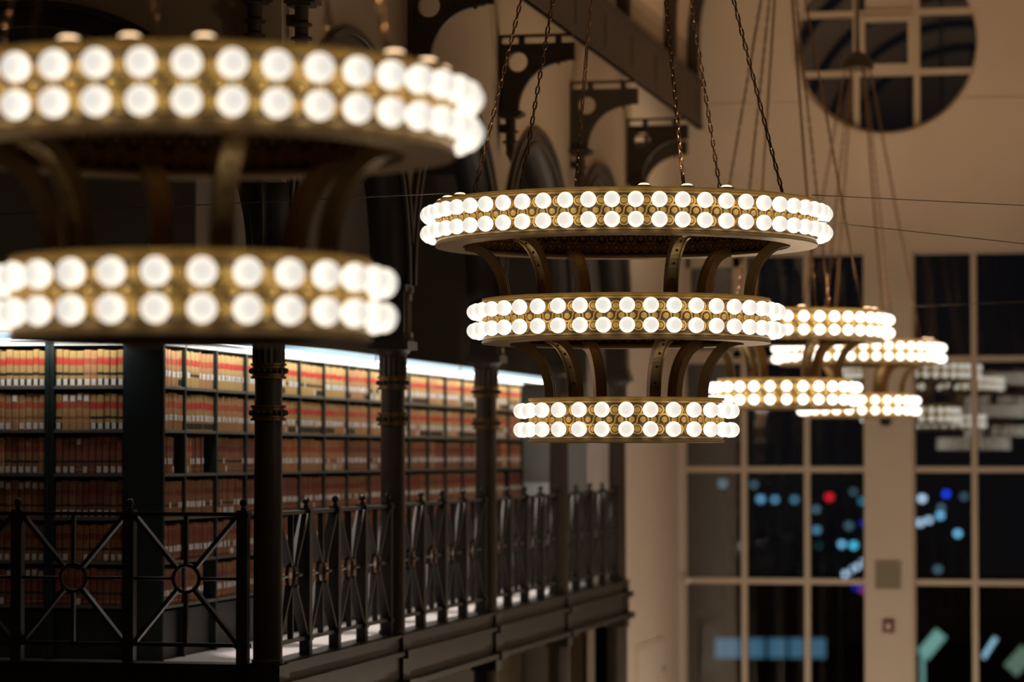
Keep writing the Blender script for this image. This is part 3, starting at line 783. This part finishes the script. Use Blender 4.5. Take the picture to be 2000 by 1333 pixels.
# ------------------------------------------------------------------ unseen lamps added for their light: gallery downlights, fill lamps on hall tables
DOWN_W = 700.0; FILL_W = 85.0
dl_t = MB().lathe([(.055, 0), (.095, 0), (.095, -.012), (.06, -.012), (.055, 0)], 24).data('trim_ring', ['white'])
dl_l = MB().lathe([(.0, .012), (.058, .012), (.058, .03), (.0, .03)], 20).data('lens', [glow_mat('downlight_lens', (1, .93, .88), 3)])
spots = [(-6.52, 21.55)] + [(-6.52, 21.55+1.8225*k) for k in range(1, 9)]  # unseen overhead lamps added to brighten the walkway and rail tops
for k, (x, y) in enumerate(spots):
    root = empty('unseen_downlight', (x, y, 3.585), 'unseen round downlight added in the gallery ceiling, %s along the walkway' % ORD[k], 'downlight', 'added gallery downlights')
    link('trim_ring', dl_t, root, (0, 0, .012)); link('lens', dl_l, root, (0, 0, -.018))
    ld = bpy.data.lights.new('downlight_beam', 'SPOT'); ld.energy = DOWN_W; ld.color = (1, .88, .80); ld.spot_size = math.radians(20); ld.spot_blend = .5; ld.shadow_soft_size = .05
    lo_ = bpy.data.objects.new('downlight_beam', ld); COL.objects.link(lo_); lo_.parent = root; lo_.location = (0, 0, -.03)
def fill_lamp_table(x, y, k):  # unseen table and lamp, added to brighten the lower end wall
    t = empty('fill_lamp_table', (x, y, ZH), 'unseen long wooden table added to carry a fill lamp, %s from the entrance' % ORD[k], 'table', 'added fill lamp tables')
    MB().box(-.6, .6, -1.1, 1.1, .71, .76).build('tabletop', 'beam', t)
    for sx in (-.52, .52):
        for sy in (-1.0, 1.0): MB().box(sx-.04, sx+.04, sy-.04, sy+.04, 0, .71).build('leg', 'beam', t)
    l = empty('fill_lamp', (x, y, ZH+.76), 'unseen brass lamp with glass bowl, added to light lower walls, on the %s reading table' % ORD[k], 'lamp', 'added fill lamps')
    MB().lathe([(.0, 0), (.11, 0), (.11, .015), (.03, .03), (.014, .05), (.014, .42), (.0, .42)], 20).build('stand', 'brass', l)
    MB().lathe([(.02, .40), (.09, .42), (.15, .47), (.17, .53), (.162, .53), (.14, .475), (.085, .43), (.02, .41)], 24, smooth=True).build('lamp_shade', 'white', l)
    ld = bpy.data.lights.new('fill_lamp_bulb', 'POINT'); ld.energy = FILL_W; ld.color = (1, .84, .66); ld.shadow_soft_size = .05
    lo_ = bpy.data.objects.new('fill_lamp_bulb', ld); COL.objects.link(lo_); lo_.parent = l; lo_.location = (0, 0, .60)
for k in range(4): fill_lamp_table(CX, 28.2+3.2*k, k)

# ------------------------------------------------------------------ small things
def cable(a, b, label):
    mb = MB(); mb.tube([a, b], .0032, 6); o = mb.build('stay_cable', 'wire'); tag(o, label, 'cable', 'stay cables'); return o
cable((-4.45, 19.3, 1.745), (-9.6, 21.07, 1.773), 'thin stay cable running left from the three-ring chandelier')
cable((-2.15, 19.9, 1.74), (6.0, 20.0, 1.20), 'upper thin stay cable running right from the three-ring chandelier')
cable((-2.10, 19.85, 1.56), (6.0, 20.0, .55), 'lower thin stay cable running right from the three-ring chandelier')
cable((-2.45, 29.2, 1.44), (-.74, 29.3, 1.50), 'faint stay cable running right from the partly hidden chandelier')
# loudspeaker on the pier between the windows
r = empty('wall_speaker', (-3.413, YW, -1.823), 'square beige loudspeaker grille on the pier between the tall windows', 'speaker')
MB().plate([[(-.175, 0), (.175, 0), (.175, .365), (-.175, .365)], [(-.155, .02), (.155, .02), (.155, .345), (-.155, .345)]], XZ, -.05, 0).build('rim', 'speaker_rim', r)
g_ = MB().box(-.155, .155, -.035, 0, .02, .345); g_.build('grille', 'speaker', r)
for i in range(9): MB().box(-.155, .155, -.041, -.035, .04+i*.033, .05+i*.033).build('grille_bar', 'speaker_rim', r)
r = empty('fire_alarm', (-3.41, YW, -2.419), 'small dark red fire alarm box below the loudspeaker grille', 'alarm')
MB().box(-.08, .08, -.05, 0, 0, .175).box(-.07, .07, -.056, -.05, .01, .165).build('housing', 'red', r)
MB().box(-.028, .028, -.066, -.056, .05, .125).build('strobe', 'plate', r); MB().box(-.05, .05, -.062, -.056, .135, .150).build('sounder_slot', 'black', r)
r = empty('dome_camera', (-3.43, YW, .40), 'small black dome camera on the pier just below the farthest chandelier', 'camera')
MB().lathe([(.0, 0), (.05, .012), (.075, .045), (.085, .09), (.0, .09)], 20, (0, -.09, 0), smooth=True).build('dome', 'black', r); MB().box(-.05, .05, -.14, 0, .09, .13).build('mount', 'black', r)
# wall plate on the side wall
r = empty('wall_panel', (XS, 37.5, -3.2), 'pale square access panel low on the plain side wall', 'panel')
MB().box(0, .03, 0, 2.1, 0, .72).build('door_leaf', 'plate', r); MB().plate([[(-.06, -.06), (2.16, -.06), (2.16, .78), (-.06, .78)], [(0, 0), (2.1, 0), (2.1, .72), (0, .72)]], YZ, 0, .02).build('panel_frame', 'plaster', r)
MB().box(.03, .045, 1.98, 2.02, .32, .40).build('latch', 'wire', r)
# small bright knob beside the window
r = empty('ceiling_knob', (-6.16, YW-.12, -1.79), 'small shiny knob at the left edge of the left window', 'knob')
MB().ball((0, 0, .06), .05, 14, 10).build('knob_ball', 'white', r); MB().tube([(0, 0, .06), (0, .12, .06)], .015, 8).build('stem', 'wire', r)
# white cabinet at the far end of the gallery
r = empty('white_cabinet', (-7.40, 36.62, ZG), 'white cabinet seen through the railing at the gallery end', 'cabinet')
MB().box(-.22, .22, 0, .45, .06, 1.22).build('body', 'white', r); MB().box(-.24, .24, -.02, .47, 1.22, 1.25).build('cabinet_top', 'white', r)
MB().box(-.20, -.005, -.018, 0, .1, 1.18).build('door_leaf', 'white', r); MB().box(.005, .20, -.018, 0, .1, 1.18).build('door_leaf', 'white', r); MB().box(-.2, .2, .03, .42, 0, .06).build('plinth', 'black', r)

# ------------------------------------------------------------------ night city outside
ZCITY = -16.0
struct(MB().box(-120, 200, 41.8, 400, ZCITY-.5, ZCITY).build('ground', 'night'))
def at(px, py, d):
    t = (px-1000)/5833.0*d; return Vector((t*CS - d*SN, t*SN + d*CS, (890-py)/5833.0*d))
lamps = [(1411,945,'pale teal','pale',.5),(1472,947,'pale teal','pale',.4),(1485,975,'icy blue','ice',1.0),(1513,976,'icy blue','ice',1.0),(1551,976,'pale blue','ice',.55),(1619,971,'red','red',1.5),
 (1593,995,'grey blue','pale',.55),(1594,1035,'blue','ice',.7),(1596,1066,'dark green','green',.5),(1643,1063,'icy blue','ice',1.7),(1666,1065,'cyan','cyan',1.6),(1666,961,'dim teal','pale',.35),(1683,979,'dim teal','cyan',.45),
 (1657,1027,'dim blue','pale',.35),(1685,1022,'deep blue','deep',1.0),(1646,1224,'blue','ice',1.5),(1669,1261,'blue','ice',.8),(1667,1146,'deep blue','deep',1.2),(1684,1151,'violet','violet',.8),
 (1649,1121,'white','white',1.6),(1661,1113,'white','white',1.3),(1672,1107,'white','white',1.6),(1685,1097,'white','white',1.8),
 (1800,974,'white','white',1.7),(1847,965,'deep blue','deep',2.4),(1869,1042,'icy cyan','ice',1.8),(1796,1021,'white','white',1.2),(1813,1016,'white','white',1.4),(1835,1007,'icy blue','ice',1.6),(1837,992,'pale blue','pale',.6),(1882,970,'dim white','pale',.35),(1830,1112,'dim blue','pale',.4)]
LC = {'pale': (.22, .45, .60), 'ice': (.18, .52, .85), 'red': (.75, .012, .03), 'green': (.02, .22, .20), 'cyan': (.08, .55, .85), 'deep': (.01, .05, .85), 'violet': (.35, .05, .35), 'white': (.52, .72, 1.0)}
LM = {}
for k, (px, py, nm, c, s) in enumerate(lamps):
    d = 170 + (k*37 % 60); p = at(px, py, d); R = .21
    key = (c, s)
    if key not in LM: LM[key] = glow_mat('street_lamp_' + c, LC[c], 1.25*s)
    near = ''
    side = 'left tall window' if px < 1720 else 'right tall window'
    col_ = 'left' if px < 1453 else ('middle' if px < 1576 else ('right' if px < 1720 else 'left'))
    rw = 'second' if py < 1135 else 'lowest'
    root = empty('street_lamp', (p.x, p.y, ZCITY), '%s far street lamp, number %s from left, through the %s' % (nm, 'X', side), 'street lamp', 'city lights outside')
    root['_px'] = px
    MB().ball((0, 0, p.z-ZCITY), R, 14, 8).build('globe', LM[key], root)
    MB().lathe([(.0, R+.10), (.14, R+.06), (.2, R*.8), (.0, R*.8)], 12, (0, 0, p.z-ZCITY)).build('cap', 'night_wall', root)
    MB().tube([(0, 0, 0), (0, 0, p.z-ZCITY-R*.9)], [.12, .06], 8).build('pole', 'night_wall', root)
city = [o for o in COL.objects if o.name.startswith('street_lamp')]
for side, t in ((0, 'left tall window'), (1, 'right tall window')):
    L_ = sorted([o for o in city if '_px' in o and (o['_px'] > 1720) == bool(side)], key=lambda o: o['_px'])
    for i, o in enumerate(L_):
        nm = o['label'].split(' far ')[0]
        word = (ORD + ['twenty-first', 'twenty-second', 'twenty-third', 'twenty-fourth', 'twenty-fifth'])[i]
        o['label'] = '%s distant street lamp, %s from the left in the %s' % (nm, word, t)
        del o['_px']
# lit building beyond the left window
p0 = at(1508, 1266, 110); root = empty('lit_building', (p0.x, p0.y, ZCITY), 'dark low building with a blue lit window band outside the left window', 'building')
zc_ = p0.z - ZCITY; rzb = YAW; root.rotation_euler.z = YAW
MB().box(-4.5, 4.5, .15, 6, 0, zc_+1.3).build('wall', 'night_wall', root)
LB = glow_mat('lit_blue_window', (.10, .26, .42), .5)
for a, b in ((-2.1, -1.15), (-.98, -.3), (-.15, .5), (.62, 1.15), (1.3, 1.95)): MB().box(a, b, .12, .15, zc_-.36, zc_+.36).build('window', LB, root)
MB().box(-4.6, 4.6, .0, 6.1, zc_+1.3, zc_+1.45).build('roof', 'night_wall', root)
# lit sign boards outside the right window
def sign(px, py, d, L, H, tilt, col, s, label, post=True):
    p = at(px, py, d); root = empty('lit_sign', (p.x, p.y, ZCITY), label, 'sign'); root.rotation_euler.z = YAW; zc = p.z-ZCITY; t = math.radians(tilt)
    m = glow_mat('sign_face', col, s); ux, uz = math.cos(t), math.sin(t); mb = MB(); vs = []
    for yy_ in (0, .12):
        for a, b in ((-L/2, -H/2), (L/2, -H/2), (L/2, H/2), (-L/2, H/2)): vs.append((a*ux-b*uz, yy_, zc+a*uz+b*ux))
    mb.add(vs, [(0, 1, 2, 3), (7, 6, 5, 4), (0, 4, 5, 1), (1, 5, 6, 2), (2, 6, 7, 3), (3, 7, 4, 0)]); mb.build('lit_face', m, root)
    e = Vector((-L/2*ux, .2, zc-L/2*uz)); MB().box(e.x-.04, e.x+.06, .02, .14, 0, e.z+.1).build('post', m if post else M['night_wall'], root)  # with post set, it shares the sign's glow so that it looks lit
sign(1818, 1258, 90, .88, .40, 50, (.24, .50, .46), .75, 'slanted pale green lit board on a thin post outside the right window')
sign(1930, 1265, 90, .72, .12, 57, (.35, .65, .85), 1.0, 'narrow slanted blue-white lit strip outside the right window', False)
sign(1988, 1290, 90, .8, .5, 48, (.22, .33, .25), .55, 'broad greenish lit canopy slope at the lower right', False)
